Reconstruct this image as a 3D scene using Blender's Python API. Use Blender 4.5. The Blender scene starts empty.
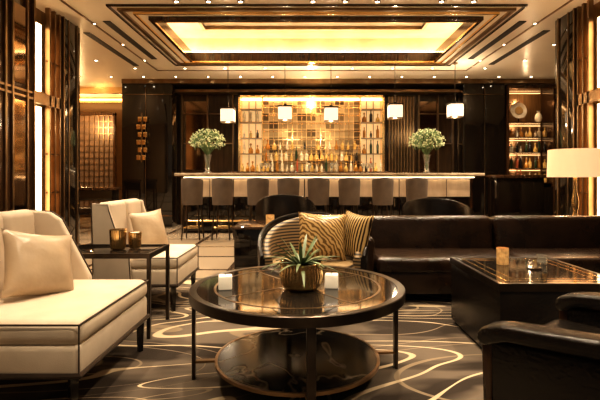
import bpy, bmesh, math, random
from mathutils import Vector, Matrix, Euler
random.seed(7)
COL = bpy.context.scene.collection
PI = math.pi

# ------------------------------------------------------------------ materials
def mat(name, col, rough=0.5, metal=0.0, emis=None, estr=0.0, bump=None, coat=0.0, trans=0.0, var=None, spec=None):
    m = bpy.data.materials.new(name); m.use_nodes = True
    nt = m.node_tree; b = nt.nodes['Principled BSDF']
    b.inputs['Base Color'].default_value = (*col, 1)
    b.inputs['Roughness'].default_value = rough
    b.inputs['Metallic'].default_value = metal
    if spec is not None: b.inputs['Specular IOR Level'].default_value = spec
    if coat: b.inputs['Coat Weight'].default_value = coat; b.inputs['Coat Roughness'].default_value = 0.05
    if trans: b.inputs['Transmission Weight'].default_value = trans
    if emis:
        b.inputs['Emission Color'].default_value = (*emis, 1); b.inputs['Emission Strength'].default_value = estr
    tc = nt.nodes.new('ShaderNodeTexCoord')
    if var:   # (col2, scale, detail, stretch)
        mp = nt.nodes.new('ShaderNodeMapping'); mp.inputs['Scale'].default_value = var[3] if len(var) > 3 else (1, 1, 1)
        n = nt.nodes.new('ShaderNodeTexNoise'); n.inputs['Scale'].default_value = var[1]; n.inputs['Detail'].default_value = var[2]
        r = nt.nodes.new('ShaderNodeValToRGB')
        r.color_ramp.elements[0].position = .35; r.color_ramp.elements[0].color = (*col, 1)
        r.color_ramp.elements[1].position = .65; r.color_ramp.elements[1].color = (*var[0], 1)
        nt.links.new(tc.outputs['Object'], mp.inputs['Vector']); nt.links.new(mp.outputs[0], n.inputs['Vector'])
        nt.links.new(n.outputs['Fac'], r.inputs[0]); nt.links.new(r.outputs[0], b.inputs['Base Color'])
    if bump:  # (scale, strength)
        n2 = nt.nodes.new('ShaderNodeTexNoise'); n2.inputs['Scale'].default_value = bump[0]; n2.inputs['Detail'].default_value = 4
        bp = nt.nodes.new('ShaderNodeBump'); bp.inputs['Strength'].default_value = bump[1]; bp.inputs['Distance'].default_value = .02
        nt.links.new(tc.outputs['Object'], n2.inputs['Vector']); nt.links.new(n2.outputs['Fac'], bp.inputs['Height'])
        nt.links.new(bp.outputs[0], b.inputs['Normal'])
    return m

M = {}
M['black'] = mat('black_lacquer', (.006, .004, .003), .08, coat=.4, var=((.011, .008, .005), 3, 3, (1, 1, .2)))
M['wood'] = mat('dark_brown_wood', (.030, .014, .007), .18, coat=.4, var=((.062, .029, .012), 4, 6, (8, 8, .6)))
M['woodlit'] = mat('bronze_veneer', (.22, .12, .05), .28, metal=.4, var=((.33, .18, .07), 4, 5, (6, 6, .5)))
M['bronze'] = mat('dark_bronze', (.30, .20, .11), .3, metal=.9, var=((.20, .13, .07), 5, 3))
M['brass'] = mat('brass', (1.0, .72, .36), .22, metal=1, var=((.85, .58, .26), 6, 3))
M['gunmetal'] = mat('blackened_bronze', (.065, .05, .038), .28, metal=.8, var=((.04, .03, .023), 8, 3))
M['leather'] = mat('brown_black_leather', (.014, .008, .005), .26, bump=(40, .2), var=((.026, .014, .008), 5, 4), spec=.4)
M['leather2'] = mat('black_leather', (.007, .0055, .0045), .24, bump=(60, .15), var=((.012, .009, .007), 5, 4), spec=.5)
M['cream'] = mat('cream_upholstery', (.64, .54, .42), .75, bump=(220, .15), var=((.57, .475, .36), 6, 4))
M['pipe'] = mat('dark_piping', (.05, .03, .02), .5, var=((.03, .02, .012), 9, 2))
M['satin'] = mat('champagne_satin', (.54, .42, .29), .32, bump=(5, .7), var=((.40, .30, .20), 4, 3))
M['taupe'] = mat('taupe_velvet', (.125, .092, .068), .6, bump=(120, .1), var=((.09, .066, .048), 5, 3))
M['ceil'] = mat('warm_plaster', (.84, .75, .62), .28, var=((.79, .70, .57), 2, 3))
M['ceilpanel'] = mat('gold_leaf_plaster', (.72, .60, .42), .4, var=((.60, .48, .32), 3, 5))
M['vent'] = mat('vent_black', (.02, .016, .012), .6, var=((.03, .022, .016), 9, 2))
M['wallwarm'] = mat('warm_wall_paint', (.36, .23, .12), .55, var=((.30, .19, .09), 2, 3))
M['walldark'] = mat('dark_wall_panel', (.022, .013, .007), .18, var=((.042, .023, .011), 3, 5, (5, 5, .5)))
M['stone'] = mat('counter_stone', (.50, .41, .30), .15, var=((.32, .25, .17), 6, 8))
M['litstone'] = mat('led_glow_onyx', (.50, .38, .25), .35, emis=(1, .66, .36), estr=.16, var=((.32, .22, .13), 5, 8, (1, 1, .3)))  # emission paints the counter LED's glow onto the upper front panels
M['led'] = mat('warm_led', (1, .8, .5), .5, emis=(1, .66, .33), estr=9)
M['ledsoft'] = mat('soft_shelf_led', (1, .8, .5), .5, emis=(1, .60, .26), estr=3.0)
M['ledbar'] = mat('counter_led', (1, .8, .5), .5, emis=(1, .72, .42), estr=8)
M['led2'] = mat('cove_led', (1, .8, .5), .5, emis=(1, .72, .42), estr=19)
M['bulb'] = mat('downlight_bulb', (1, .9, .7), .5, emis=(1, .85, .6), estr=22)
M['shade'] = mat('linen_shade_lit', (.66, .48, .31), .8, emis=(1, .60, .30), estr=.72, bump=(150, .1))
M['lantern'] = mat('lantern_glass_lit', (.8, .72, .6), .5, emis=(1, .84, .62), estr=1.0, var=((.7, .62, .5), 6, 2))
M['tableglass'] = mat('smoked_glass_top', (.012, .010, .008), .06, var=((.018, .014, .011), 2, 3), spec=.5)
M['wax'] = mat('candle_wax', (.85, .8, .7), .5, emis=(1, .78, .5), estr=.25, var=((.8, .74, .62), 9, 2))
M['leaf'] = mat('agave_leaf', (.09, .13, .06), .4, var=((.16, .21, .10), 14, 3))
M['flower'] = mat('white_blossom', (.32, .37, .19), .6, var=((.56, .58, .37), 18, 2))
M['stem'] = mat('green_stem', (.06, .11, .035), .5, var=((.10, .16, .055), 10, 2))
M['amber'] = mat('amber_candle_glass', (.50, .28, .10), .1, emis=(1, .5, .17), estr=.2, var=((.9, .6, .25), 30, 2))
M['glass'] = mat('clear_glass', (.85, .85, .8), .03, trans=.9, var=((.8, .8, .75), 3, 1))
M['glow'] = mat('backlit_gold_panel', (.6, .42, .2), .4, emis=(1, .62, .27), estr=.65, var=((.5, .34, .16), 4, 4))
M['screenlit'] = mat('lit_screen_glass', (.20, .12, .07), .4, emis=(1, .58, .25), estr=.04, var=((.10, .06, .035), 3, 5, (1, 1, 4)))
M['dim'] = mat('smoked_mirror', (.40, .28, .17), .08, metal=1, var=((.30, .20, .12), 2, 4))
for i, c in enumerate([(.30, .13, .025), (.02, .035, .015), (.60, .50, .34), (.012, .010, .010), (.50, .32, .10), (.28, .07, .03)]):
    M['b%d' % i] = mat('bottle_glass_%s' % 'abcdef'[i], c, .07, coat=.5, var=((min(1, c[0] * 1.6), min(1, c[1] * 1.6), min(1, c[2] * 1.6)), 12, 2))

def marble_mat():
    m = bpy.data.materials.new('veined_black_marble'); m.use_nodes = True
    nt = m.node_tree; N = nt.nodes; L = nt.links; b = N['Principled BSDF']; b.inputs['Roughness'].default_value = .16; b.inputs['Specular IOR Level'].default_value = .35
    tc = N.new('ShaderNodeTexCoord'); n = N.new('ShaderNodeTexNoise'); n.inputs['Scale'].default_value = 1.3; n.inputs['Detail'].default_value = 4; n.inputs['Distortion'].default_value = .6
    r = N.new('ShaderNodeValToRGB'); e = r.color_ramp.elements
    e[0].position = .490; e[0].color = (.014, .012, .010, 1); e[1].position = .510; e[1].color = (.014, .012, .010, 1)
    x = e.new(.5); x.color = (.26, .21, .15, 1)
    L.new(tc.outputs['Object'], n.inputs['Vector']); L.new(n.outputs['Fac'], r.inputs[0]); L.new(r.outputs[0], b.inputs['Base Color'])
    return m
M['marble'] = marble_mat()

def carpet_mat():
    m = bpy.data.materials.new('swirl_carpet'); m.use_nodes = True
    nt = m.node_tree; N = nt.nodes; L = nt.links; b = N['Principled BSDF']; b.inputs['Roughness'].default_value = .95
    b.inputs['Specular IOR Level'].default_value = .1
    tc = N.new('ShaderNodeTexCoord')
    def math_(op, a, v=None):
        x = N.new('ShaderNodeMath'); x.operation = op
        L.new(a, x.inputs[0])
        if v is not None:
            if isinstance(v, (int, float)): x.inputs[1].default_value = v
            else: L.new(v, x.inputs[1])
        return x.outputs[0]
    def noise(scale, detail, dist, loc, sc, rot):
        mp = N.new('ShaderNodeMapping'); mp.inputs['Location'].default_value = loc; mp.inputs['Scale'].default_value = sc; mp.inputs['Rotation'].default_value = (0, 0, rot)
        n = N.new('ShaderNodeTexNoise'); n.inputs['Scale'].default_value = scale; n.inputs['Detail'].default_value = detail; n.inputs['Distortion'].default_value = dist
        L.new(tc.outputs['Object'], mp.inputs[0]); L.new(mp.outputs[0], n.inputs['Vector']); return n.outputs['Fac']
    def rng(a, x0, x1, y0, y1):
        r = N.new('ShaderNodeMapRange'); L.new(a, r.inputs[0])
        for i, v in enumerate((x0, x1, y0, y1)): r.inputs[i + 1].default_value = v
        return r.outputs[0]
    wd = rng(noise(1.1, 1, 0, (3, 1, 0), (1, 1, 1), 0), .35, .62, .016, .085)
    def band(src, mult, off, k):
        a = math_('MULTIPLY', src, mult); a = math_('ADD', a, off); a = math_('FRACT', a)
        a = math_('SUBTRACT', a, .5); a = math_('ABSOLUTE', a)
        a = math_('DIVIDE', a, math_('MULTIPLY', wd, k)); return rng(a, .85, 1.25, 1, 0)
    n1 = noise(.75, .3, 1.3, (0, 0, 0), (.65, 1.45, 1), -.45)
    nb = noise(.8, .3, 1.5, (4, 7, 0), (.7, 1.2, 1), .3)
    l1 = band(n1, 9, .1, 1.0); l2 = band(nb, 7, .27, .8)
    n2 = noise(1.2, 2, 1.4, (1, 2, 0), (.7, 1.4, 1), -.45)
    cr = N.new('ShaderNodeValToRGB'); cr.color_ramp.elements[0].position = .44; cr.color_ramp.elements[0].color = (.036, .028, .022, 1)
    cr.color_ramp.elements[1].position = .56; cr.color_ramp.elements[1].color = (.125, .10, .076, 1)
    L.new(n2, cr.inputs[0])
    mx = N.new('ShaderNodeMix'); mx.data_type = 'RGBA'; L.new(l2, mx.inputs[0]); L.new(cr.outputs[0], mx.inputs[6]); mx.inputs[7].default_value = (.22, .17, .115, 1)
    mx2 = N.new('ShaderNodeMix'); mx2.data_type = 'RGBA'; L.new(l1, mx2.inputs[0]); L.new(mx.outputs[2], mx2.inputs[6]); mx2.inputs[7].default_value = (.50, .40, .27, 1)
    L.new(mx2.outputs[2], b.inputs['Base Color'])
    nn = N.new('ShaderNodeTexNoise'); nn.inputs['Scale'].default_value = 350; L.new(tc.outputs['Object'], nn.inputs['Vector'])
    bp = N.new('ShaderNodeBump'); bp.inputs['Strength'].default_value = .3; bp.inputs['Distance'].default_value = .01
    L.new(nn.outputs['Fac'], bp.inputs['Height']); L.new(bp.outputs[0], b.inputs['Normal'])
    return m
M['carpet'] = carpet_mat()

def brick_mat(name, c1, c2, mortar, rough, w, h, msize, metal=0.0, emis=0.0):
    m = bpy.data.materials.new(name); m.use_nodes = True
    nt = m.node_tree; N = nt.nodes; L = nt.links; b = N['Principled BSDF']; b.inputs['Roughness'].default_value = rough; b.inputs['Metallic'].default_value = metal
    tc = N.new('ShaderNodeTexCoord'); br = N.new('ShaderNodeTexBrick'); br.offset = 0
    br.inputs['Color1'].default_value = (*c1, 1); br.inputs['Color2'].default_value = (*c2, 1); br.inputs['Mortar'].default_value = (*mortar, 1)
    br.inputs['Scale'].default_value = 1; br.inputs['Brick Width'].default_value = w; br.inputs['Row Height'].default_value = h; br.inputs['Mortar Size'].default_value = msize
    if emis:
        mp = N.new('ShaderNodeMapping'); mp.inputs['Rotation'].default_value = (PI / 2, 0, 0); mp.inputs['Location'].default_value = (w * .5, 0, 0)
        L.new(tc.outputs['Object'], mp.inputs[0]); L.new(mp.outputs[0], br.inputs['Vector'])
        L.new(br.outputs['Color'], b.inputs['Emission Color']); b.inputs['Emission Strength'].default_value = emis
    else: L.new(tc.outputs['Object'], br.inputs['Vector'])
    L.new(br.outputs['Color'], b.inputs['Base Color'])
    return m
M['tile'] = brick_mat('beige_marble_tile', (.42, .34, .25), (.36, .29, .21), (.07, .045, .03), .1, .9, .9, .035)
M['mirror'] = brick_mat('reflection_tone_mirror', (.55, .37, .17), (.08, .05, .025), (.9, .6, .25), .34, .22, .187, .004, 1.0, .30)  # gold and dark tile tones paint reflections; emission adds a painted glow

def stripe_mat(name, ca, cb, freq, axis='Z', rough=.6, dist=0.0):
    m = bpy.data.materials.new(name); m.use_nodes = True
    nt = m.node_tree; N = nt.nodes; L = nt.links; b = N['Principled BSDF']; b.inputs['Roughness'].default_value = rough
    tc = N.new('ShaderNodeTexCoord'); w = N.new('ShaderNodeTexWave'); w.bands_direction = axis; w.inputs['Scale'].default_value = freq; w.inputs['Distortion'].default_value = dist
    r = N.new('ShaderNodeValToRGB'); r.color_ramp.elements[0].position = .42; r.color_ramp.elements[0].color = (*ca, 1)
    r.color_ramp.elements[1].position = .55; r.color_ramp.elements[1].color = (*cb, 1)
    L.new(tc.outputs['Object'], w.inputs['Vector']); L.new(w.outputs['Fac'], r.inputs[0]); L.new(r.outputs[0], b.inputs['Base Color'])
    return m
M['stripe'] = stripe_mat('striped_fabric', (.015, .010, .007), (.26, .18, .09), 12, 'Z', .45)
M['goldweave'] = stripe_mat('gold_woven_fabric', (.16, .09, .03), (.54, .36, .15), 16, 'DIAGONAL', .25, 6)
M['goldstripe'] = stripe_mat('gold_striped_satin', (.03, .018, .009), (.50, .34, .14), 13, 'X', .25, 1.2)

# ------------------------------------------------------------------ mesh builder
class MB:
    def __init__(s): s.bm = bmesh.new()
    def _merge(s, t, Mx=None):
        if Mx is not None: bmesh.ops.transform(t, matrix=Mx, verts=t.verts)
        me = bpy.data.meshes.new('tmp'); t.to_mesh(me); t.free(); s.bm.from_mesh(me); bpy.data.meshes.remove(me)
    def box(s, c, d, bev=0, seg=2, rot=None):
        t = bmesh.new(); bmesh.ops.create_cube(t, size=1)
        bmesh.ops.transform(t, matrix=Matrix.Diagonal((d[0], d[1], d[2], 1)), verts=t.verts)
        if bev: bmesh.ops.bevel(t, geom=t.edges[:], offset=min(bev, min(d) * .49), segments=seg, profile=.5, affect='EDGES')
        Mx = Matrix.Translation(c)
        if rot: Mx = Mx @ Euler(rot).to_matrix().to_4x4()
        s._merge(t, Mx); return s
    def b2(s, x0, x1, y0, y1, z0, z1, bev=0, seg=2):
        return s.box(((x0 + x1) / 2, (y0 + y1) / 2, (z0 + z1) / 2), (abs(x1 - x0), abs(y1 - y0), abs(z1 - z0)), bev, seg)
    def cyl(s, c, r, h, r2=None, seg=24, bev=0, rot=None):
        t = bmesh.new(); bmesh.ops.create_cone(t, cap_ends=True, segments=seg, radius1=r, radius2=r if r2 is None else r2, depth=h)
        if bev:
            es = [e for e in t.edges if len(e.link_faces) == 2 and any(len(f.verts) > 4 for f in e.link_faces)]
            bmesh.ops.bevel(t, geom=es, offset=bev, segments=3, profile=.5, affect='EDGES')
        Mx = Matrix.Translation(c)
        if rot: Mx = Mx @ Euler(rot).to_matrix().to_4x4()
        s._merge(t, Mx); return s
    def sph(s, c, r, sc=(1, 1, 1), sub=2, rot=None):
        t = bmesh.new(); bmesh.ops.create_icosphere(t, subdivisions=sub, radius=r)
        Mx = Matrix.Translation(c)
        if rot: Mx = Mx @ Euler(rot).to_matrix().to_4x4()
        s._merge(t, Mx @ Matrix.Diagonal((*sc, 1))); return s
    def lathe(s, prof, c=(0, 0, 0), seg=28, close=False, ribs=0, rd=0.04):
        t = bmesh.new(); rings = []
        if ribs: seg = ribs * 6
        for r, z in prof:
            row = []
            for i in range(seg):
                a = 2 * PI * i / seg; k = 1 - (rd * (1 - abs(math.sin(ribs * a / 2))) if ribs else 0)
                row.append(t.verts.new((max(r * k, 1e-4) * math.cos(a), max(r * k, 1e-4) * math.sin(a), z)))
            rings.append(row)
        pairs = list(zip(rings[:-1], rings[1:]))
        if close: pairs.append((rings[-1], rings[0]))
        for a, b in pairs:
            for i in range(seg): t.faces.new((a[i], a[(i + 1) % seg], b[(i + 1) % seg], b[i]))
        if not close:
            t.faces.new(rings[0]); t.faces.new(rings[-1])
        s._merge(t, Matrix.Translation(c)); return s
    def tube(s, pts, r, seg=8, closed=False):
        t = bmesh.new(); P = [Vector(p) for p in pts]; n = len(P); rings = []
        for i, p in enumerate(P):
            a = P[(i - 1) % n] if (closed or i > 0) else P[i]; b = P[(i + 1) % n] if (closed or i < n - 1) else P[i]
            tg = (b - a).normalized(); up = Vector((0, 0, 1)) if abs(tg.z) < .9 else Vector((0, 1, 0))
            u = tg.cross(up).normalized(); v = tg.cross(u).normalized()
            rr = r[i] if isinstance(r, (list, tuple)) else r
            rings.append([t.verts.new(p + (u * math.cos(2 * PI * k / seg) + v * math.sin(2 * PI * k / seg)) * rr) for k in range(seg)])
        pr = list(zip(rings[:-1], rings[1:]))
        if closed: pr.append((rings[-1], rings[0]))
        for a, b in pr:
            for k in range(seg): t.faces.new((a[k], a[(k + 1) % seg], b[(k + 1) % seg], b[k]))
        if not closed: t.faces.new(rings[0]); t.faces.new(rings[-1])
        s._merge(t); return s
    def prism(s, poly, y0, y1, bev=0, seg=3):
        t = bmesh.new(); a = [t.verts.new((x, y0, z)) for x, z in poly]; b = [t.verts.new((x, y1, z)) for x, z in poly]; n = len(poly)
        t.faces.new(a); t.faces.new(b[::-1])
        for i in range(n): t.faces.new((a[i], b[i], b[(i + 1) % n], a[(i + 1) % n]))
        bmesh.ops.recalc_face_normals(t, faces=t.faces[:])
        if bev: bmesh.ops.bevel(t, geom=t.edges[:], offset=bev, segments=seg, profile=.5, affect='EDGES')
        s._merge(t); return s
    def pillow(s, w, h, th, n=16):
        t = bmesh.new(); G = [[], []]
        for side in (0, 1):
            for i in range(n + 1):
                row = []
                for j in range(n + 1):
                    u = i / n * 2 - 1; v = j / n * 2 - 1
                    if side and (i in (0, n) or j in (0, n)): row.append(G[0][i][j]); continue
                    k = ((1 - abs(u) ** 2.6) * (1 - abs(v) ** 2.6)) ** .55
                    x = u * w / 2 * (1 - .10 * (1 - v * v) * abs(u)); z = v * h / 2 * (1 - .10 * (1 - u * u) * abs(v))
                    y = (th / 2 * k) * (1 if side else -1) * (1 + .07 * math.sin(5 * u + 3 * v))
                    row.append(t.verts.new((x, y, z + h / 2)))
                G[side].append(row)
        for side in (0, 1):
            for i in range(n):
                for j in range(n):
                    g = G[side]; t.faces.new((g[i][j], g[i + 1][j], g[i + 1][j + 1], g[i][j + 1]))
        s._merge(t); return s
    def shell(s, ro, ri, a0, a1, z0, ztop, seg=36, lean=0.0, sy=1.0):
        t = bmesh.new(); rows = []
        for i in range(seg + 1):
            f = i / seg; a = a0 + (a1 - a0) * f; zt = ztop(f); ca, sa = math.cos(a), math.sin(a)
            def P(r, z): k = r + lean * (z - z0); return t.verts.new((k * ca, k * sa * sy, z))
            m = (ro + ri) / 2
            rows.append([P(ro, z0), P(ro, z0 + (zt - z0) * .5), P(ro, zt - .03), P(m + (ro - ri) * .25, zt - .005), P(m, zt), P(m - (ro - ri) * .25, zt - .005), P(ri, zt - .03), P(ri, z0 + (zt - z0) * .5), P(ri, z0)])
        k = len(rows[0])
        for a, b in zip(rows[:-1], rows[1:]):
            for j in range(k): t.faces.new((a[j], a[(j + 1) % k], b[(j + 1) % k], b[j]))
        t.faces.new(rows[0]); t.faces.new(rows[-1])
        s._merge(t); return s
    def done(s, name, m, parent=None, loc=None, rot=None, label=None, cat=None, group=None, kind=None, sharp=38):
        bmesh.ops.recalc_face_normals(s.bm, faces=s.bm.faces[:])
        me = bpy.data.meshes.new(name); s.bm.to_mesh(me); s.bm.free()
        me.materials.append(M[m] if isinstance(m, str) else m)
        me.polygons.foreach_set('use_smooth', [True] * len(me.polygons)); me.set_sharp_from_angle(angle=math.radians(sharp))
        o = bpy.data.objects.new(name, me); COL.objects.link(o)
        if parent: o.parent = parent
        if loc: o.location = loc
        if rot: o.rotation_euler = rot
        if label: o['label'] = label
        if cat: o['category'] = cat
        if group: o['group'] = group
        if kind: o['kind'] = kind
        return o

def thing(name, label, cat, loc, rz=0, group=None):
    e = bpy.data.objects.new(name, None); e.empty_display_size = .1; COL.objects.link(e)
    e.location = loc; e.rotation_euler = (0, 0, rz); e['label'] = label; e['category'] = cat
    if group: e['group'] = group
    return e
def dup(o, loc=None, rz=None, parent=None):
    n = o.copy(); COL.objects.link(n)
    if parent is not None: n.parent = parent
    if loc is not None: n.location = loc
    if rz is not None: n.rotation_euler = (n.rotation_euler[0], n.rotation_euler[1], rz)
    for c in list(o.children): dup(c, parent=n)
    return n
def struct(name, m, boxes, bev=0):
    b = MB()
    for x in boxes: b.b2(*x, bev)
    return b.done(name, m, kind='structure')
def light(kind, name, loc, energy, col=(1, .77, .52), rot=(0, 0, 0), size=.05, spot=None, blend=.6, parent=None):
    l = bpy.data.lights.new(name, kind); l.energy = energy; l.color = col
    if kind == 'SPOT': l.spot_size = spot; l.spot_blend = blend; l.shadow_soft_size = size
    elif kind == 'POINT': l.shadow_soft_size = size
    o = bpy.data.objects.new(name, l); COL.objects.link(o); o.location = loc; o.rotation_euler = rot
    if parent: o.parent = parent
    return o

# ------------------------------------------------------------------ room shell
CH = 3.3
WL, WR = -3.5, 3.7
struct('floor', 'tile', [(-9, 6.6, -1.6, 13.2, -.1, 0)])
rug = MB().b2(-3.29, 3.49, -1.5, 4.9, 0, .008).done('carpet', 'carpet', label='dark brown carpet with swirling cream line pattern', cat='carpet')
FZ = .008
hx0, hx1, hy0, hy1 = -2.1, 2.4, 6.15, 8.35
struct('ceiling', 'ceil', [(-9, 6.6, -1.6, hy0, CH, CH + .12), (-9, 6.6, hy1, 13.2, CH, CH + .12), (-9, hx0, hy0, hy1, CH, CH + .12), (hx1, 6.6, hy0, hy1, CH, CH + .12)])
ox0, ox1, oy0, oy1 = hx0 - .35, hx1 + .35, hy0 - .35, hy1 + .35
struct('ceiling.001', 'ceilpanel', [(ox0, ox1, oy0, oy1, CH + .50, CH + .55)])
struct('ceiling.002', 'ceilpanel', [(ox0 - .05, ox0, oy0, oy1, CH + .12, CH + .55), (ox1, ox1 + .05, oy0, oy1, CH + .12, CH + .55), (ox0, ox1, oy0 - .05, oy0, CH + .12, CH + .55), (ox0, ox1, oy1, oy1 + .05, CH + .12, CH + .55)])
def ring(b, x0, x1, y0, y1, w, z0, z1, bev=0):
    b.b2(x0, x1, y0, y0 + w, z0, z1, bev); b.b2(x0, x1, y1 - w, y1, z0, z1, bev); b.b2(x0, x0 + w, y0 + w, y1 - w, z0, z1, bev); b.b2(x1 - w, x1, y0 + w, y1 - w, z0, z1, bev); return b
ring(MB(), hx0 - .03, hx1 + .03, hy0 - .03, hy1 + .03, .05, CH - .05, CH + .13).done('trim_1', 'wood', kind='structure')
ring(MB(), hx0 - .33, hx1 + .33, hy0 - .34, hy1 + .30, .05, CH - .035, CH).done('trim_2', 'bronze', kind='structure')
ring(MB(), hx0 - .18, hx1 + .18, hy0 - .19, hy1 + .17, .025, CH - .03, CH).done('trim_3', 'brass', kind='structure')
ring(MB(), hx0 + .02, hx1 - .02, hy0 + .02, hy1 - .02, .02, CH - .065, CH - .04).done('trim_4', 'brass', kind='structure')
ring(MB(), hx0 + .28, hx1 - .28, hy0 + .3, hy1 - .3, .05, CH + .44, CH + .50).done('trim_5', 'bronze', kind='structure')
ring(MB(), hx0 + .75, hx1 - .75, hy0 + .7, hy1 - .7, .03, CH + .47, CH + .50).done('trim_8', 'bronze', kind='structure')
ring(MB(), -3.02, 3.3, 5.0, 9.2, .02, CH - .015, CH).done('trim_6', 'bronze', kind='structure')
ring(MB(), hx0 - .42, hx1 + .42, hy0 - .46, hy1 + .40, .025, CH - .025, CH).done('trim_9', 'wood', kind='structure')
ring(MB(), ox0 + .06, ox1 - .06, oy0 + .06, oy1 - .06, .05, CH + .19, CH + .215).done('trim_7', 'led2', kind='structure')
struct('wall_left', 'walldark', [(WL - .15, WL, -1.6, 6.6, 0, CH)])
struct('wall_right', 'walldark', [(WR, WR + .15, -1.6, 6.3, 0, CH), (WR, 6.6, 6.3, 6.45, 0, CH)])
struct('wall_right.001', 'walldark', [(6.45, 6.6, 6.45, 10.6, 0, CH)])
struct('wall_back', 'walldark', [(-4.07, 6.6, 10.6, 10.75, 0, CH)])
struct('wall_corridor', 'wallwarm', [(-9, -4.07, 13.0, 13.2, 0, CH), (-4.2, -4.07, 10.75, 13.0, 0, CH)])
struct('wall_left.001', 'wallwarm', [(-9.1, -9, -1.6, 13.2, 0, CH), (-9, WL - .15, 6.45, 6.6, 0, CH)])

def build_side(s, face, wall, ys, ti):
    t = abs(face - wall)
    def bx(b, y0, y1, z0, z1, i0, i1, bev=0):
        xs = sorted((face - s * i0, face - s * i1)); b.b2(xs[0], xs[1], y0, y1, z0, z1, bev)
    y0, y1, y2, y3 = ys
    b = MB(); bx(b, y2, y3, 0, CH - .001, 0, t, .006)
    b.done('trim_%d' % ti, 'black', kind='structure')
    b = MB(); bx(b, y2 - .03, y2, 0, CH - .001, -.02, .02); bx(b, y3 - .10, y3 - .07, 0, CH, -.012, 0); bx(b, y2 + .12, y2 + .14, 0, CH, -.012, 0)
    b.done('trim_%d' % (ti + 1), 'bronze', kind='structure')
    b = MB(); bx(b, y0 - 1.2, y1, 0, CH - .001, 0, t, .006)
    b.done('trim_%d' % (ti + 2), 'wood', kind='structure')
    b = MB()
    for yy in (y0, y0 + .12, y1 - .16, y1 - .03): bx(b, yy, yy + .03, 0, CH, -.02, 0)
    for zz in (.12, 2.05, 2.12): bx(b, y0 - 1.2, y1, zz, zz + .025, -.012, 0)
    b.done('trim_%d' % (ti + 3), 'bronze', kind='structure')
    b = MB(); bx(b, y0 + .17, y1 - .18, .2, 2.0, -.008, 0); bx(b, y0 + .17, y1 - .18, 2.2, 3.1, -.008, 0)
    b.done('trim_%d' % (ti + 4), 'dim', kind='structure')
    b = MB(); bx(b, y1, y2 - .03, 0, CH, t - .03, t)
    b.done('window_%d' % ti, 'woodlit', kind='structure')
    w = y2 - y1
    b = MB()
    bx(b, y1 + w * .22, y1 + w * .38, .5, 2.0, .06, .09); bx(b, y1 + w * .22, y1 + w * .38, 2.2, 3.05, .06, .09)
    b.done('trim_%d' % (ti + 5), 'led', kind='structure')
    b = MB()
    for f in (.0, .5, .68, .86): bx(b, y1 + w * f, y1 + w * f + .035, 0, CH, .0, .06)
    bx(b, y1, y2, 2.03, 2.17, .0, .1); bx(b, y1, y2, 0, .45, .0, .1)
    for zz in (.9, 1.4, 2.6): bx(b, y1 + w * .5, y2, zz, zz + .02, .02, .05)
    b.done('trim_%d' % (ti + 6), 'bronze', kind='structure')
build_side(1, -3.3, WL, (4.93, 5.48, 6.15, 6.6), 10)
build_side(-1, 3.5, WR, (4.3, 5.25, 5.85, 6.3), 20)

# back wall pilasters
struct('trim_30', 'black', [(-4.07, -3.55, 10.0, 10.6, 0, 3.2), (-3.53, -2.95, 10.0, 10.6, 0, 3.2)], .008)
struct('trim_31', 'black', [(3.52, 3.98, 10.0, 10.6, 0, 3.2), (4.0, 4.44, 10.0, 10.6, 0, 3.2)], .008)
struct('trim_32', 'bronze', [(-4.07, 6.45, 9.98, 10.6, 3.2, 3.3), (-2.95, 3.52, 10.25, 10.6, 3.06, 3.12), (-4.0, -2.95, 9.985, 10.0, .25, .27), (3.52, 4.4, 9.985, 10.0, .25, .27), (-4.0, -2.95, 9.985, 10.0, 2.95, 2.965), (3.52, 4.4, 9.985, 10.0, 2.95, 2.965), (-3.545, -3.535, 9.985, 10, .25, 3.1), (3.985, 3.995, 9.985, 10, .25, 3.1)])
b = MB()
for i in range(9): b.b2(1.95 + i * .07, 1.99 + i * .07, 10.5, 10.6, 1.0, 3.0)
b.done('trim_33', 'bronze', kind='structure')
b = MB()
for x in (-2.9, -2.3, -1.7, 2.65, 3.1, 3.45): b.b2(x, x + .03, 10.52, 10.6, 0, 3.1)
for z in (1.9, 2.6): b.b2(-2.9, -1.7, 10.54, 10.6, z, z + .02); b.b2(2.65, 3.45, 10.54, 10.6, z, z + .02)
b.done('trim_34', 'bronze', kind='structure')
b = MB(); b.b2(-2.86, -2.32, 10.58, 10.6, 1.3, 2.9); b.b2(2.7, 3.08, 10.58, 10.6, 1.3, 2.9)
b.done('trim_35', 'dim', kind='structure')

o = thing('wall_sculpture', 'stacked brass square wall ornament on black panel', 'wall decoration', (-3.62, 9.99, 1.45))
for i in range(6):
    for j in range(2):
        MB().box((j * .12 - .06 + (.03 if i % 2 else 0), -.03, .1 + i * .17), (.09, .05, .11), .01).done('brass_block', 'brass', o)
MB().b2(-.015, .015, -.012, 0, 0, 1.1).done('mount_bar', 'bronze', o)

# ------------------------------------------------------------------ corridor contents (left rear)
scr = thing('lattice_screen', 'dim backlit lattice screen with bronze frame', 'screen', (-5.9, 12.6, 0))
MB().b2(-.55, .55, 0, .02, .3, 2.85).done('lit_panel', 'screenlit', scr)
b = MB()
for i in range(9): x = -.55 + i * 1.1 / 8; b.b2(x - .012, x + .012, -.03, 0, .3, 2.85)
for i in range(16): z = .3 + i * .17; b.b2(-.55, .55, -.03, 0, z - .01, z + .01)
b.done('lattice', 'bronze', scr)
ring_ = MB(); ring_.b2(-.6, -.55, -.05, .05, 0, 2.9); ring_.b2(.55, .6, -.05, .05, 0, 2.9); ring_.b2(-.6, .6, -.05, .05, 2.85, 2.93); ring_.b2(-.6, .6, -.05, .05, .2, .3)
ring_.done('frame', 'wood', scr)
ring(MB(), -7.4, -4.4, 10.9, 12.4, .12, CH - .14, CH).done('trim_40', 'brass', kind='structure')
ring(MB(), -7.2, -4.6, 11.1, 12.2, .05, CH - .1, CH - .06).done('trim_41', 'ledsoft', kind='structure')
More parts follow.
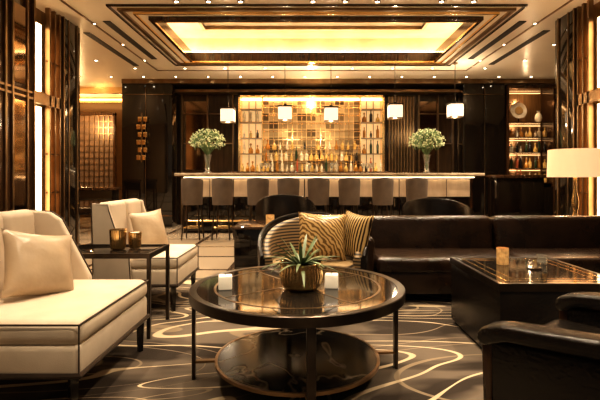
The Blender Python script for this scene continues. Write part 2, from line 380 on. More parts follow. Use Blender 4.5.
con = thing('console_table', 'dark wood console table with drawers', 'console table', (-4.25, 9.0, 0))
MB().b2(-.5, .5, -.2, .2, .86, .92, .008).done('table_top', 'wood', con)
MB().b2(-.46, .46, -.17, .17, .66, .86, .005).done('apron', 'black', con)
for x in (-.44, .44):
    for y in (-.15, .15): MB().b2(x - .03, x + .03, y - .03, y + .03, 0, .66, .004).done('leg', 'black', con)
cb = thing('bench', 'low dark upholstered bench in corridor', 'bench', (-4.9, 9.9, 0))
MB().b2(-.5, .5, -.25, .25, .3, .46, .04, 3).done('seat', 'leather', cb)
for x in (-.44, .44):
    for y in (-.2, .2): MB().b2(x - .025, x + .025, y - .025, y + .025, 0, .31).done('leg', 'black', cb)

# ------------------------------------------------------------------ back bar display
bb = thing('back_bar_shelving', 'gold framed backlit mirror shelving behind bar', 'bar shelving', (.145, 10.3, 0))
X0, X1, Z0, Z1 = -1.66, 1.66, 1.25, 2.98
MB().b2(-1.9, 1.9, -.1, .27, 0, 1.25, .01).done('cabinet_base', 'wood', bb)
b = MB(); b.b2(X0, X0 + .05, -.08, .27, Z0, Z1); b.b2(X1 - .05, X1, -.08, .27, Z0, Z1); b.b2(X0, X1, -.08, .27, Z1 - .05, Z1)
b.b2(-1.13, -1.1, -.06, .25, Z0, Z1); b.b2(1.1, 1.13, -.06, .25, Z0, Z1); b.done('frame', 'brass', bb)
MB().b2(-1.1, 1.1, .23, .25, Z0, Z1 - .05).done('mirror_panel', 'mirror', bb)
b = MB()
for i in range(1, 10): x = -1.1 + i * 2.2 / 10; b.b2(x - .009, x + .009, .20, .235, Z0, Z1 - .05)
for i in range(1, 9): z = Z0 + i * 1.68 / 9; b.b2(-1.1, 1.1, .20, .235, z - .009, z + .009)
b.done('mirror_grid', 'brass', bb)
MB().b2(X0 + .05, -1.13, .22, .25, Z0, Z1 - .05).done('backlit_panel', 'glow', bb); MB().b2(1.13, X1 - .05, .22, .25, Z0, Z1 - .05).done('backlit_panel', 'glow', bb)
MB().b2(X0 + .06, X1 - .06, .12, .18, Z1 - .075, Z1 - .05).done('light_strip', 'led', bb)
shz = [1.66, 2.02, 2.38, 2.68]
for z in shz:
    for (a, c) in ((X0 + .05, -1.13), (1.13, X1 - .05)): MB().b2(a, c, -.04, .22, z - .016, z).done('shelf', 'bronze', bb)
for (a, c) in ((X0 + .05, -1.13), (1.13, X1 - .05)):
    for f in (.33, .66): MB().b2(a + (c - a) * f - .008, a + (c - a) * f + .008, .19, .22, Z0, Z1 - .05).done('divider', 'bronze', bb)
for z in (1.50, 1.76): MB().b2(-1.1, 1.1, .03 if z < 1.6 else .09, .20, z - .015, z).done('shelf', 'brass', bb)

def bottle_mesh(kind, m):
    if kind == 0: pr = [(.0, 0), (.036, 0), (.038, .01), (.038, .17), (.034, .195), (.015, .225), (.013, .27), (.016, .272), (.016, .30), (0, .30)]
    elif kind == 1: pr = [(.0, 0), (.044, 0), (.046, .01), (.05, .13), (.046, .15), (.016, .175), (.014, .20), (.022, .202), (.022, .24), (0, .24)]
    elif kind == 2: pr = [(.0, 0), (.03, 0), (.03, .01), (.034, .20), (.028, .23), (.014, .26), (.012, .31), (.015, .312), (.015, .34), (0, .34)]
    elif kind == 4: pr = [(.0, 0), (.03, 0), (.032, .01), (.032, .10), (.028, .12), (.013, .14), (.013, .17), (.016, .172), (.016, .19), (0, .19)]
    else: pr = [(0, 0), (.05, 0), (.06, .03), (.058, .09), (.03, .14), (.014, .16), (.014, .20), (.026, .205), (.02, .245), (0, .25)]
    me = MB().lathe(pr, seg=14).done('bottle', m); d = me.data; COL.objects.unlink(me); bpy.data.objects.remove(me); return d
BM = [bottle_mesh(k, 'b%d' % m) for k, m in ((0, 0), (1, 4), (2, 1), (3, 4), (0, 3), (1, 2), (2, 5), (0, 2), (3, 0), (2, 2), (4, 4), (4, 2), (4, 3))]
BL = ['amber glass liquor bottle', 'squat golden spirit bottle', 'tall slim green glass bottle', 'round golden decanter bottle', 'black glass liquor bottle', 'squat pale glass bottle', 'tall red-brown glass bottle', 'pale glass spirit bottle', 'rounded amber decanter bottle', 'tall pale clear bottle', 'small golden liqueur bottle', 'small pale liqueur bottle', 'small black glass bottle']
def bottle(x, y, z, grp, where, small=False):
    k = random.choice([1, 3, 5, 8, 10, 11, 12]) if small else random.randrange(13)
    o = bpy.data.objects.new('bottle', BM[k]); COL.objects.link(o)
    o.location = (x, y, z); o['label'] = BL[k] + ' ' + where; o['category'] = 'bottle'; o['group'] = grp
    o.rotation_euler = (0, 0, random.random() * 6)
    q = random.uniform(.78, .98); o.scale = (q, q, q)
G = 'bottles on the back bar'
for i in range(29): bottle(.145 - 1.56 + i * .112 + random.uniform(-.006, .006), 10.25 + random.uniform(-.02, .02), 1.25, G, 'on back bar counter')
for i in range(19): bottle(.145 - 1.04 + i * .116 + random.uniform(-.006, .006), 10.41, 1.50, G, 'on low riser shelf', i % 3 > 0)
for i in (0, 1, 2, 3, 4, 6, 8, 10, 11, 12, 13, 14): bottle(.145 - 1.0 + i * .143 + random.uniform(-.012, .012), 10.44, 1.76, G, 'on mirrored wall shelf', True)
for z in shz[:3]:
    for sx in (-1.57, 1.2):
        for i in range(3):
            bottle(.145 + sx + .02 + i * .155, 10.38, z, G, 'on backlit shelf')
# ------------------------------------------------------------------ bar counter
bar = thing('bar_counter', 'long stone-topped bar counter with lit front', 'bar counter', (.46, 9.2, 0))
MB().b2(-2.9, 2.95, -.05, .3, 0, 1.12, .005).done('body', 'wood', bar)
MB().b2(-3.05, 3.1, -.3, .4, 1.14, 1.2, .012).done('counter_top', 'stone', bar)
MB().b2(-3.0, 3.05, -.27, -.05, 1.12, 1.14).done('soffit', 'wood', bar)
for i in range(12):
    x = -2.86 + i * .48
    MB().b2(x, x + .46, -.09, -.05, .72, 1.07, .006).done('lit_panel', 'litstone', bar)
    MB().b2(x, x + .46, -.09, -.05, .25, .70, .006).done('front_panel', 'black', bar)
MB().b2(-2.9, 2.95, -.14, -.11, 1.105, 1.12).done('light_strip', 'ledbar', bar)
MB().b2(-2.9, 2.95, -.16, -.05, .0, .22, .004).done('plinth', 'black', bar)
MB().tube([(-2.8, -.28, .25), (2.85, -.28, .25)], .022, 10).done('foot_rail', 'brass', bar)
for i in range(5): MB().b2(-2.6 + i * 1.3 - .01, -2.6 + i * 1.3 + .01, -.28, -.14, .14, .25).done('rail_bracket', 'brass', bar)
hc = thing('service_cabinet', 'black lacquer service cabinet beside the bar', 'cabinet', (4.1, 8.9, 0))
MB().b2(-.42, .5, -.25, .25, 0, 1.1, .008).done('body', 'black', hc)
MB().b2(-.45, .53, -.28, .28, 1.1, 1.16, .008).done('top', 'wood', hc)
for x in (-.4, .05): MB().b2(x, x + .42, -.27, -.25, .1, 1.02, .004).done('door', 'black', hc)
gl = MB().lathe([(0, 0), (.035, 0), (.034, .005), (.006, .01), (.005, .09), (.03, .12), (.042, .16), (.036, .21), (.034, .21), (.038, .16), (.027, .125), (0, .1)], seg=14).done('wine_glass', 'glass', loc=(-.9, 9.3, 1.2), label='stemmed wine glass on bar counter', cat='glass', group='glasses on bar counter')
for x in (-.8, -.72, .1, .55, .63, 1.2, 1.3, 1.38): dup(gl, (x, 9.3 + random.uniform(-.05, .1), 1.2))
tap = thing('beer_tap', 'brass beer tap tower on bar counter', 'beer tap', (.3, 9.38, 1.2))
MB().cyl((0, 0, .01), .06, .02).done('base', 'brass', tap); MB().cyl((0, 0, .15), .022, .28).cyl((0, 0, .29), .03, .14, rot=(0, PI / 2, 0)).done('column', 'brass', tap)
MB().cyl((0, -.05, .36), .012, .12, .018).done('handle', 'black', tap)

def bouquet(loc, lab):
    t = thing('flower_arrangement', lab, 'flower arrangement', loc)
    MB().lathe([(0, 0), (.075, 0), (.08, .01), (.05, .05), (.045, .2), (.07, .34), (.085, .38), (.078, .38), (.06, .33), (0, .1)], seg=24).done('vase', 'glass', t)
    b = MB(); rnd = random.Random(3)
    for i in range(26):
        a = rnd.random() * 2 * PI; r = rnd.uniform(.05, .25)
        b.tube([(0.01 * math.cos(a), .01 * math.sin(a), .06), (.03 * math.cos(a), .03 * math.sin(a), .38), (r * math.cos(a), r * math.sin(a), .62)], .005, 5)
    b.done('stems', 'stem', t)
    b = MB()
    for i in range(380):
        u = rnd.random() * 2 * PI; v = math.acos(rnd.uniform(-.55, 1)); r = rnd.uniform(.78, 1.05)
        c = (.36 * r * math.sin(v) * math.cos(u), .36 * r * math.sin(v) * math.sin(u), .66 + .25 * r * math.cos(v))
        b.sph(c, rnd.uniform(.010, .020), (1, 1, .7), 1, (rnd.random() * 3, rnd.random() * 3, 0))
    b.done('blossoms', 'flower', t)
    b = MB()
    for i in range(320):
        u = rnd.random() * 2 * PI; v = math.acos(rnd.uniform(-.7, 1)); r = rnd.uniform(.6, 1.0)
        c = (.34 * r * math.sin(v) * math.cos(u), .34 * r * math.sin(v) * math.sin(u), .66 + .25 * r * math.cos(v))
        b.sph(c, .038, (1, .35, .15), 1, (rnd.random() * 3, rnd.random() * 3, rnd.random() * 3))
    b.done('leaves', 'stem', t)
    return t
bouquet((-2.0, 9.25, 1.2), 'round pale green blossom bouquet in glass vase on bar')
bouquet((2.5, 9.25, 1.2), 'domed pale green blossom bouquet in glass vase on bar')

def fill_pendant(p, z):
    MB().b2(-.125, .125, -.125, .125, .0, .24, .02, 3).done('shade', 'lantern', p)
    b = MB(); b.b2(-.135, .135, -.135, .135, .24, .265, .004)
    b.cyl((0, 0, .28), .03, .05); b.done('cap', 'gunmetal', p)
    MB().b2(-.13, .13, -.13, .13, -.012, 0, .003).done('base_ring', 'bronze', p)
    MB().cyl((0, 0, (.30 + CH - z - .02) / 2), .006, CH - z - .02 - .30, seg=8).done('cord', 'gunmetal', p)
    MB().cyl((0, 0, CH - z - .011), .05, .022).done('canopy', 'bronze', p)
    light('SPOT', 'ceiling_fill_spot', (.04, 0, .31), 60, (1, .76, .5), (PI, 0, 0), size=.03, spot=math.radians(150), blend=1, parent=p)  # spot added above the cap to brighten the ceiling, not a lantern part
    light('POINT', 'lantern_light', (0, 0, -.06), 12, (1, .76, .5), size=.03, parent=p)
for px, py in ((228, 122), (285, 120), (331, 121), (395, 118), (455, 117)):
    d = 8.6
    pos = ((px - 305) / 450 * d, d, 1.1 + (178 - py) / 450 * d)
    q = thing('pendant_lantern', 'square white glass pendant lantern with black cap', 'pendant light', pos, group='pendant lanterns above the bar')
    fill_pendant(q, pos[2])

# ------------------------------------------------------------------ bar stools
def stool():
    t = thing('bar_stool', 'taupe upholstered bar stool with curved back', 'bar stool', (0, 0, 0), group='bar stools along the counter')
    MB().cyl((0, 0, .70), .17, .08, bev=.03, seg=28).done('seat', 'taupe', t)
    MB().shell(.19, .158, PI * 1.08, PI * 1.92, .62, lambda f: 1.11 - .04 * (2 * f - 1) ** 2, 20, lean=.04).done('backrest', 'taupe', t)
    for sx in (-1, 1):
        for sy in (-1, 1):
            MB().tube([(sx * .12, sy * .12, .67), (sx * .16, sy * .16, 0)], [.018, .013], 8).done('leg', 'gunmetal', t)
    MB().tube([(.147 * sx, .147 * sy, .22) for sx, sy in ((1, 1), (-1, 1), (-1, -1), (1, -1))], .008, 8, True).done('footrest', 'brass', t)
    return t
s0 = stool(); d = 8.1
xs = [190, 221, 257, 288, 319, 350, 384, 419]
for i, px in enumerate(xs):
    x = (px - 305) / 450 * (d - .2)
    if i == 0: s0.location = (x, d, 0)
    else: dup(s0, (x, d, 0), random.uniform(-.1, .1))

# ------------------------------------------------------------------ shelving cabinet right rear
sc = thing('display_cabinet', 'dark wood open display cabinet with lit shelves', 'display cabinet', (5.03, 10.2, 0))
b = MB(); b.b2(-.55, -.49, -.2, .38, 0, 3.1); b.b2(.49, .55, -.2, .38, 0, 3.1); b.b2(-.49, .49, .34, .38, 0, 3.1); b.b2(-.55, .55, -.2, .38, 3.1, 3.18); b.done('carcass', 'wood', sc)
MB().b2(-.49, .49, .325, .34, .95, 3.1).done('back_panel', 'woodlit', sc)
MB().b2(-.49, .49, -.19, .34, 0, .9, .004).done('drawer_base', 'black', sc)
for z in (1.0, 1.32, 1.68, 2.02, 2.36): MB().b2(-.49, .49, -.15, .325, z - .02, z).done('shelf', 'wood', sc)
for z in (1.30, 1.66, 2.0, 2.34, 3.1): MB().b2(-.46, .46, .30, .315, z - .03, z - .02).done('light_strip', 'ledsoft', sc)
for z in (1.0, 1.32, 1.68, 2.02):
    for i in range(9): bottle(5.03 - .42 + i * .105, 10.2 + .03 + .05 * (i % 2), z, 'bottles in the display cabinet', 'in display cabinet', z > 1.9)
light('POINT', 'cabinet_fill', (0, .05, 2.9), 5, (1, .66, .36), size=.02, parent=sc)
for z in (1.28, 1.60, 1.94, 2.3): light('POINT', 'cabinet_fill', (0, -.13, z), 2.5, (1, .68, .4), size=.02, parent=sc)  # added fill points without fittings, so the bottles show up
pl = thing('decorative_plate', 'round cream plate on stand atop shelf', 'plate', (4.85, 10.22, 2.36))
MB().cyl((0, 0, .27), .19, .025, rot=(PI / 2 - .15, 0, 0), seg=36, bev=.008).done('disc', 'stone', pl)
MB().cyl((0, -.02, .27), .09, .02, rot=(PI / 2 - .15, 0, 0), seg=30).done('center', 'brass', pl)
b = MB(); b.b2(-.07, .07, -.04, .06, 0, .02); b.b2(-.01, .01, .0, .02, .02, .12); b.done('stand', 'black', pl)
MB().lathe([(0, 0), (.05, 0), (.08, .08), (.07, .16), (.03, .22), (.04, .26), (0, .26)], seg=20).done('vase', 'b2', loc=(5.3, 10.22, 2.36), label='small pale ceramic vase on cabinet shelf', cat='vase')

# ------------------------------------------------------------------ coffee table
ct = thing('coffee_table', 'round smoked-glass coffee table with bronze rim', 'coffee table', (-.042, 2.52, FZ), math.radians(7))
R = .59; TZ = .50 - FZ
MB().lathe([(R - .04, TZ - .012), (R - .04, TZ + .002), (R - .004, TZ + .004), (R, TZ), (R, TZ - .046), (R - .03, TZ - .046), (R - .03, TZ - .012)], seg=96, close=True).done('rim', 'gunmetal', ct)
MB().cyl((0, 0, TZ - .006), R - .04, .012, seg=80).done('glass_top', 'tableglass', ct)
MB().lathe([(R - .13, TZ - .003), (R - .13, TZ + .0015), (R - .142, TZ + .0015), (R - .142, TZ - .003)], seg=80, close=True).done('inlay_ring', 'bronze', ct)
b = MB()
for a in (0, PI / 2): b.box((0, 0, TZ + .0005), (.90, .007, .002), rot=(0, 0, a + .5))
b.done('inlay_bar', 'bronze', ct)
for a in range(4):
    an = a * PI / 2
    MB().box((math.cos(an) * (R - .022), math.sin(an) * (R - .022), (TZ - .04) / 2), (.018, .042, TZ - .04), .003, rot=(0, 0, an)).done('leg', 'gunmetal', ct)
b = MB()
b.lathe([(.455, .085), (.455, .103), (.44, .103), (.44, .085)], seg=80, close=True)
for a in range(4):
    an = a * PI / 2; b.box((math.cos(an) * .51, math.sin(an) * .51, .093), (.12, .03, .012), rot=(0, 0, an))
b.done('shelf_rim', 'bronze', ct)
MB().cyl((0, 0, .094), .442, .014, seg=72).done('shelf', 'marble', ct)
tz = .5 + .0035
ag = thing('potted_agave', 'spiky green agave in ribbed gold bowl planter', 'potted plant', (-.02, 2.44, tz))
MB().lathe([(0, 0), (.085, 0), (.105, .02), (.118, .07), (.113, .12), (.117, .135)], ribs=30, rd=.03).lathe([(.117, .135), (.120, .142), (.108, .142), (.104, .11), (0, .10)], seg=36).done('pot', 'brass', ag)
b = MB(); rnd = random.Random(5)
for i in range(40):
    a = i * 2.399; el = .05 + (i / 40) * 1.1 + rnd.uniform(-.1, .1); Ln = rnd.uniform(.12, .23)
    n = 7; bend = rnd.uniform(.02, .08)
    t = bmesh.new(); L_, R_, C_ = [], [], []
    for k in range(n + 1):
        f = k / n; rr = .02 + Ln * f * math.cos(el); z = .125 + Ln * .85 * f * math.sin(el) - bend * f * f * (.4 if el > .7 else 1) + .03 * f * (1 - f)
        w = .009 * math.sin(PI * (.12 + .86 * f)) ** .8 + .0006
        ca, sa = math.cos(a), math.sin(a)
        L_.append(t.verts.new((rr * ca - w * sa, rr * sa + w * ca, z + .003))); R_.append(t.verts.new((rr * ca + w * sa, rr * sa - w * ca, z + .003))); C_.append(t.verts.new((rr * ca, rr * sa, z - .002)))
    for k in range(n):
        t.faces.new((L_[k], L_[k + 1], C_[k + 1], C_[k])); t.faces.new((C_[k], C_[k + 1], R_[k + 1], R_[k])); t.faces.new((R_[k], R_[k + 1], L_[k + 1], L_[k]))
    b._merge(t)
b.done('leaves', 'leaf', ag)
cd = thing('candle_holder', 'small white square candle holder on coffee table', 'candle', (-.43, 2.43, tz), .15, 'white candles on coffee table')
MB().b2(-.036, .036, -.036, .036, 0, .072, .006).done('holder', 'wax', cd)
MB().cyl((0, 0, .078), .002, .012, seg=6).done('wick', 'black', cd)
dup(cd, (.145, 2.46, tz), -.1)

# ------------------------------------------------------------------ cream lounge seats
def cream_seat(name, label, cat, loc, W, D, npanel, wing=0.0):
    t = thing(name, label, cat, loc)
    h = W / 2; xb, xf = -D / 2, D / 2
    MB().b2(xb + .1, xf, -h, h, .20, .35, .03, 4).done('seat_base', 'cream', t)
    MB().b2(xb + .18, xf + .008, -h + .002, h - .002, .335, .455, .05, 6).done('seat_cushion', 'cream', t)
    b = MB(); pw = (W - .0) / npanel
    for i in range(npanel):
        b.box((xb + .09, -h + pw * (i + .5), .56), (.12, pw - .003, .67), .045, 5, rot=(0, -.06, 0))
    b.done('backrest', 'cream', t)
    for s in (-1, 1):
        poly = [(xb + .02, .2), (xb + .48 - wing, .2), (xb + .465 - wing, .46), (xb + .36 - wing, .66), (xb + .27 - wing * .8, .83), (xb + .20 - wing * .4, .875), (xb, .89)]
        y0, y1 = (h, h + .045) if s > 0 else (-h - .045, -h)
        MB().prism(poly, y0, y1, .016, 4).done('side_panel', 'cream', t)
        yo = s * (h + .045)
        pp = [(x, yo, z) for x, z in poly[1:]] + [(poly[0][0], yo, .2)]
        MB().tube(pp, .005, 6, True).done('piping', 'pipe', t)
    b = MB(); xs_ = xb + .48 - wing
    b.tube([(xs_, -h, .44), (xf, -h, .44), (xf, h, .44), (xs_, h, .44)], .005, 6)
    b.tube([(xs_, -h, .215), (xf, -h, .215), (xf, h, .215), (xs_, h, .215)], .014, 6)
    b.tube([(xf, -h, .215), (xf, -h, .44)], .004, 6); b.tube([(xf, h, .215), (xf, h, .44)], .004, 6)
    b.done('seat_piping', 'pipe', t)
    for x in (xb + .08, xf - .04):
        for s in (-1, 1):
            y = s * (h - .03)
            MB().tube([(x, y, .21), (x, y, 0)], [.026, .018], 4).done('leg', 'black', t)
    return t
cream_seat('loveseat', 'cream upholstered loveseat with dark piping and panelled back', 'loveseat', (-1.42, 2.43, FZ), .88, .84, 3)
cream_seat('armchair', 'cream upholstered armchair with dark piping beside side table', 'armchair', (-1.38, 4.02, FZ), .72, .68, 2, .16)
def cushion(label, m, loc, w, h, th, rot):
    return MB().pillow(w, h, th).done('cushion', m, loc=loc, rot=rot, label=label, cat='cushion', sharp=80)
cushion('champagne satin cushion leaning on cream loveseat', 'satin', (-1.42, 2.42, .455), .40, .38, .17, (-.42, .2, math.radians(58)))
cushion('taupe satin cushion on cream armchair', 'satin', (-1.36, 4.06, .46), .36, .36, .13, (-.3, -.05, math.radians(58)))

st = thing('side_table', 'black side table with thin square legs', 'side table', (-1.39, 3.27, FZ))
MB().b2(-.33, .33, -.21, .21, .56, .575, .003).done('table_top', 'tableglass', st)
b = MB(); ring(b, -.34, .34, -.22, .22, .02, .545, .58); b.done('frame', 'gunmetal', st)
for x in (-.328, .328):
    for y in (-.208, .208): MB().b2(x - .012, x + .012, y - .012, y + .012, 0, .55).done('leg', 'gunmetal', st)
for k, (x, y, s_, lab) in enumerate(((-1.35, 3.25, .92, 'ribbed gold votive holder on black side table'), (-1.25, 3.31, .74, 'small ribbed gold votive holder on side table'))):
    cp = thing('gold_votive_holder', lab, 'candle holder', (x, y, .588))
    MB().lathe([(0, 0), (.05 * s_, 0), (.058 * s_, .01), (.064 * s_, .15 * s_)], ribs=20, rd=.03).lathe([(.064 * s_, .15 * s_), (.066 * s_, .155 * s_), (.058 * s_, .155 * s_), (.05 * s_, .03), (0, .03)]).done('holder', 'brass', cp)
    MB().cyl((0, 0, .03 + .055 * s_), .045 * s_, .11 * s_).done('wax', 'wax', cp)

# ------------------------------------------------------------------ brown leather sofa
sf = thing('sofa', 'long dark brown leather sofa with cushioned back', 'sofa', (1.88, 4.3, FZ))
MB().b2(-1.45, 1.5, -.40, .42, .08, .27, .02).done('base', 'leather', sf)
for x0, x1 in ((-1.27, 0), (0, 1.32)):
    MB().b2(x0 + .004, x1 - .004, -.42, .22, .26, .40, .045, 4).done('seat_cushion', 'leather', sf)
    MB().box(((x0 + x1) / 2, .26, .52), (x1 - x0 - .01, .2, .38), .06, 4, rot=(-.12, 0, 0)).done('back_cushion', 'leather', sf)
MB().b2(-1.45, 1.5, .32, .44, .1, .68, .03, 3).done('back_frame', 'leather', sf)
for x0, x1 in ((-1.45, -1.27), (1.32, 1.5)): MB().b2(x0, x1, -.40, .36, .1, .58, .05, 4).done('arm', 'leather', sf)
for x in (-1.35, 0, 1.4):
    for y in (-.34, .36): MB().b2(x - .03, x + .03, y - .03, y + .03, 0, .085).done('foot', 'black', sf)

def tub(name, label, loc, rz, mo, mi, ms, ht, r=.42, cat='armchair', z0=.14):
    t = thing(name, label, cat, loc, rz)
    MB().shell(r, r - .04, PI * -.12, PI * 1.12, z0, lambda f: .50 + (ht - .50) * math.sin(PI * f) ** .8, 40, lean=.05).done('back_shell', mo, t)
    MB().shell(r - .035, r - .10, PI * -.11, PI * 1.11, z0 + .1, lambda f: .48 + (ht - .515) * math.sin(PI * f) ** .8, 40, lean=.05).done('inner_back', mi, t)
    MB().cyl((0, -.02, .36), r - .08, .15, seg=36, bev=.035).done('seat_cushion', ms, t)
    MB().cyl((0, 0, .22), r - .06, .14, seg=36).done('seat_base', mo, t)
    for a in range(4):
        an = PI / 4 + a * PI / 2
        MB().tube([(math.cos(an) * (r - .12), math.sin(an) * (r - .12), .16), (math.cos(an) * (r - .08), math.sin(an) * (r - .08), 0)], [.02, .012], 8).done('leg', 'black', t)
    return t
tub('tub_chair', 'round tub chair with black shell and striped upholstery', (.06, 3.60, FZ), 0, 'leather2', 'stripe', 'stripe', .79)
cushion('gold woven square cushion on striped tub chair', 'goldweave', (.13, 3.55, .45), .40, .38, .16, (-.22, .05, .05))
cushion('gold and black striped cushion on tub chair', 'goldstripe', (.36, 3.62, .45), .32, .38, .12, (-.2, .1, -.9))
tub('tub_chair', 'dark leather tub chair near the bar', (-.28, 6.55, 0), PI, 'leather2', 'leather', 'leather', .88)
tub('tub_chair', 'dark curved lounge chair behind leather sofa', (1.75, 5.9, 0), PI * .85, 'leather2', 'leather', 'leather', .86, r=.44)

ck = thing('cube_table', 'black lacquer block side table with candle on it', 'side table', (-.48, 5.45, 0))
MB().b2(-.32, .32, -.38, .38, .05, .52, .008).done('body', 'black', ck)
MB().b2(-.34, .34, -.40, .40, .52, .55, .006).done('table_top', 'wood', ck)
MB().b2(-.29, .29, -.35, .35, 0, .05).done('plinth', 'vent', ck)
def votive(loc, h, r, lab):
    t = thing('votive_candle', lab, 'candle', loc)
    MB().lathe([(0, 0), (r, 0), (r * 1.04, .006), (r * 1.06, h)], ribs=16, rd=.08).lathe([(r * 1.06, h), (r * .96, h), (r * .9, .02), (0, .02)], seg=24).done('glass', 'amber', t)
    MB().cyl((0, 0, .02 + h * .25), r * .8, h * .5, seg=20).done('wax', 'wax', t)
    light('POINT', 'flame_light', (0, 0, h + .03), .6, (1, .5, .2), size=.01, parent=t)
votive((-.40, 5.15, .55), .13, .045, 'amber glass votive candle on black block table')

# ------------------------------------------------------------------ right end table
et = thing('end_table', 'black glass-topped box end table with bronze inlay', 'end table', (1.475, 2.985, FZ))
hx, hy = .375, .435; TZ2 = .492
MB().b2(-hx + .008, hx - .008, -hy + .008, hy - .008, .03, TZ2 - .045, .004).done('body', 'leather2', et)
MB().b2(-hx + .03, hx - .03, -hy + .03, hy - .03, 0, .03).done('plinth', 'vent', et)
MB().b2(-hx + .02, hx - .02, -hy + .02, hy - .02, TZ2 - .02, TZ2 - .001).done('glass_top', 'tableglass', et)
b = MB(); ring(b, -hx, hx, -hy, hy, .022, TZ2 - .045, TZ2); b.done('rim', 'gunmetal', et)
b = MB(); ring(b, -hx + .07, hx - .07, -hy + .07, hy - .07, .006, TZ2 - .003, TZ2 + .001); ring(b, -hx + .13, hx - .13, -hy + .13, hy - .13, .004, TZ2 - .003, TZ2 + .001); b.done('inlay', 'brass', et)
votive((1.37, 3.12, .5015), .115, .038, 'ribbed amber glass candle on black end table')
MB().cyl((0, 0, .004), .045, .008, seg=28).done('coaster', 'wood', loc=(1.52, 2.98, .5015), label='round dark wooden coaster on end table', cat='coaster')
MB().lathe([(0, 0), (.032, 0), (.036, .06), (.033, .06), (.03, .01), (0, .01)], seg=20).done('tumbler', 'glass', loc=(1.66, 3.15, .5015), label='small clear glass tumbler on black end table', cat='glass')

# ------------------------------------------------------------------ front right black leather armchair
ac = thing('armchair', 'black leather club armchair with curved padded arms', 'armchair', (1.20, 1.61, FZ), math.radians(129))
MB().b2(-.36, .36, -.3, .3, .18, .31, .015).done('seat_base', 'leather2', ac)
MB().b2(-.28, .41, -.29, .29, .30, .45, .05, 5).done('seat_cushion', 'leather2', ac)
MB().box((-.34, 0, .54), (.15, .60, .66), .06, 5, rot=(0, -.14, 0)).done('backrest', 'leather2', ac)
for s in (-1, 1):
    y0, y1 = (.315, .365) if s > 0 else (-.365, -.315)
    MB().prism([(-.38, .18), (.36, .18), (.38, .49), (-.38, .56)], y0, y1, .012).done('side_panel', 'leather2', ac)
    y0, y1 = (.285, .395) if s > 0 else (-.395, -.285)
    MB().prism([(-.40, .575), (.10, .525), (.30, .505), (.375, .47), (.405, .475), (.415, .505), (.395, .54), (.32, .565), (.10, .585), (-.40, .64)], y0, y1, .022, 5).done('arm_pad', 'leather2', ac)
    y0, y1 = (.31, .37) if s > 0 else (-.37, -.31)
    MB().prism([(.36, 0), (.385, 0), (.40, .49), (.36, .49)], y0, y1, .006).done('front_leg', 'wood', ac)
    MB().tube([(-.34, s * .31, .2), (-.38, s * .31, .002)], [.032, .02], 4).done('back_leg', 'black', ac)

cn = thing('sofa_console', 'long dark wood console behind the leather sofa', 'console', (2.55, 5.08, 0))
MB().b2(-.75, .85, -.18, .18, .60, .64, .005).done('table_top', 'wood', cn)
MB().b2(-.72, .82, -.15, .15, .1, .60, .004).done('body', 'black', cn)
MB().b2(-.7, .8, -.13, .13, 0, .1).done('plinth', 'vent', cn)
lp = thing('table_lamp', 'table lamp with lit linen drum shade and bronze stem', 'table lamp', (3.05, 5.08, .64))
MB().lathe([(0, 0), (.09, 0), (.09, .02), (.03, .035), (.02, .06), (.034, .14), (.038, .2), (.022, .28), (.016, .34), (.016, .50), (0, .50)], seg=28).done('base', 'brass', lp)
MB().lathe([(.285, .47), (.275, .78), (.27, .78), (.28, .47)], seg=56, close=True).done('lamp_shade', 'shade', lp)
MB().sph((0, 0, .58), .035, sub=2).done('bulb', 'led', lp)
light('POINT', 'lamp_light', (0, 0, .65), 22, (1, .68, .40), size=.04, parent=lp)

# ------------------------------------------------------------------ ceiling vents & downlights
vt = MB().b2(-.05, .05, -1.0, 1.0, -.012, 0).done('air_vent', 'vent', loc=(-3.3, 7.8, CH), label='black linear slot air vent in ceiling', cat='air vent', group='ceiling slot vents')
for x in (3.6,): dup(vt, (x, 7.7, CH))
dup(vt, (-2.78, 7.3, CH)); dup(vt, (3.05, 7.3, CH))
dl = thing('downlight', 'small recessed ceiling downlight with bronze ring', 'downlight', (0, 0, CH), group='ceiling downlights')
MB().lathe([(.024, -.010), (.040, -.010), (.042, 0), (.024, 0)], seg=20, close=True).done('trim_ring', 'bronze', dl)
MB().cyl((0, 0, -.004), .024, .008, seg=16).done('lens', 'bulb', dl)
pos = []
for x in [-5.6, -4.9, -4.2, -3.5, -2.8, -2.1, -1.4, -.7, 0, .7, 1.4, 2.1, 2.8, 3.5, 4.2, 4.9]: pos.append((x, 9.75))
for x in [-3.4, -2.4, -1.6, -.8, 0.15, .95, 1.75, 2.55, 3.6]: pos.append((x, 9.0))
for y in (6.4, 7.4, 8.4): pos += [(-3.0, y), (3.28, y), (-3.9, y), (4.1, y)]
for x in (-1.6, -1.2, -.8, 0.1, .5, .9, 1.7, 2.1): pos.append((x, 5.6))
for x in (-2.9, -1.7, -.5, .7, 1.9, 3.0):
    for y in (1.2, 2.6, 4.2): pos.append((x, y))
dl.location = (pos[0][0], pos[0][1], CH)
for p in pos[1:]: dup(dl, (p[0], p[1], CH))
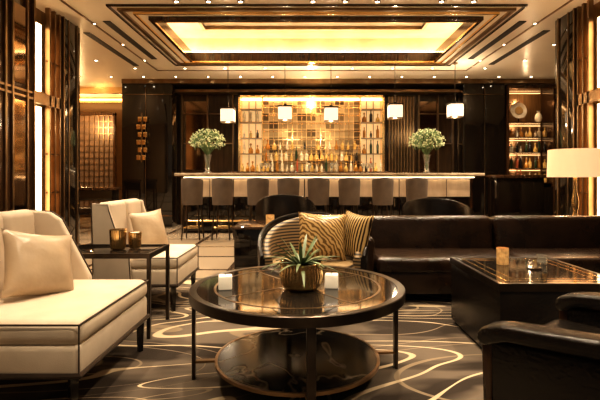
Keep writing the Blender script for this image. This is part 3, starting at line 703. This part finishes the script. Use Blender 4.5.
def spot(x, y, e, ang=80, z=CH - .02, tx=0, ty=0): light('SPOT', 'downlight_beam', (x, y, z), e, (1, .78, .54), (tx, ty, 0), .04, math.radians(ang), .8)
for x, y, e in ((-1.7, 2.6, 190), (-.5, 2.6, 185), (.7, 2.6, 190), (1.9, 2.6, 180), (-1.7, 4.2, 210), (.7, 4.2, 260), (1.9, 4.2, 190), (-.5, 1.2, 160), (1.9, 1.2, 260), (-2.9, 1.2, 80), (-.5, 4.2, 170), (3.0, 4.2, 110), (.7, 1.2, 270)):
    spot(x, y, e, 92)
for x in (-2.4, -.8, .95, 2.55): spot(x, 9.0, 170, 115)
for x in (-3.5, -2.1, -.7, .7, 2.1, 3.5, 4.9): spot(x, 9.75, 95, 95)
for x in (-2.3, -.8, .9, 2.5): spot(x, 5.6, 260, 120)
for x, y in ((-3.0, 7.4), (3.28, 7.4), (-3.9, 6.4), (-3.0, 8.4), (3.28, 8.4), (4.1, 8.4)): spot(x, y, 290, 130)
light('POINT', 'corridor_light', (-6.0, 11.6, 2.6), 90, (1, .62, .28), size=.15)
light('POINT', 'corridor_light', (-5.6, 9.5, 2.7), 60, (1, .62, .28), size=.15)
light('POINT', 'backbar_light', (.145, 9.95, 2.9), 20, (1, .68, .36), size=.05)

# ------------------------------------------------------------------ world, camera
w = bpy.data.worlds.new('world'); bpy.context.scene.world = w; w.use_nodes = True
w.node_tree.nodes['Background'].inputs[0].default_value = (1, .78, .56, 1); w.node_tree.nodes['Background'].inputs[1].default_value = .17
cam = bpy.data.cameras.new('camera'); co = bpy.data.objects.new('camera', cam); COL.objects.link(co)
co.location = (0, 0, 1.1); co.rotation_euler = (PI / 2, 0, 0); cam.lens = 27; cam.sensor_width = 36; cam.shift_x = -5 / 600; cam.shift_y = -22 / 600; cam.clip_start = .02
bpy.context.scene.camera = co
vs_ = bpy.context.scene.view_settings
vs_.view_transform = 'Standard'
for lk in ('Medium High Contrast', 'Standard - Medium High Contrast'):
    try:
        vs_.look = lk; break
    except Exception as e: print(e)
vs_.exposure = -.05
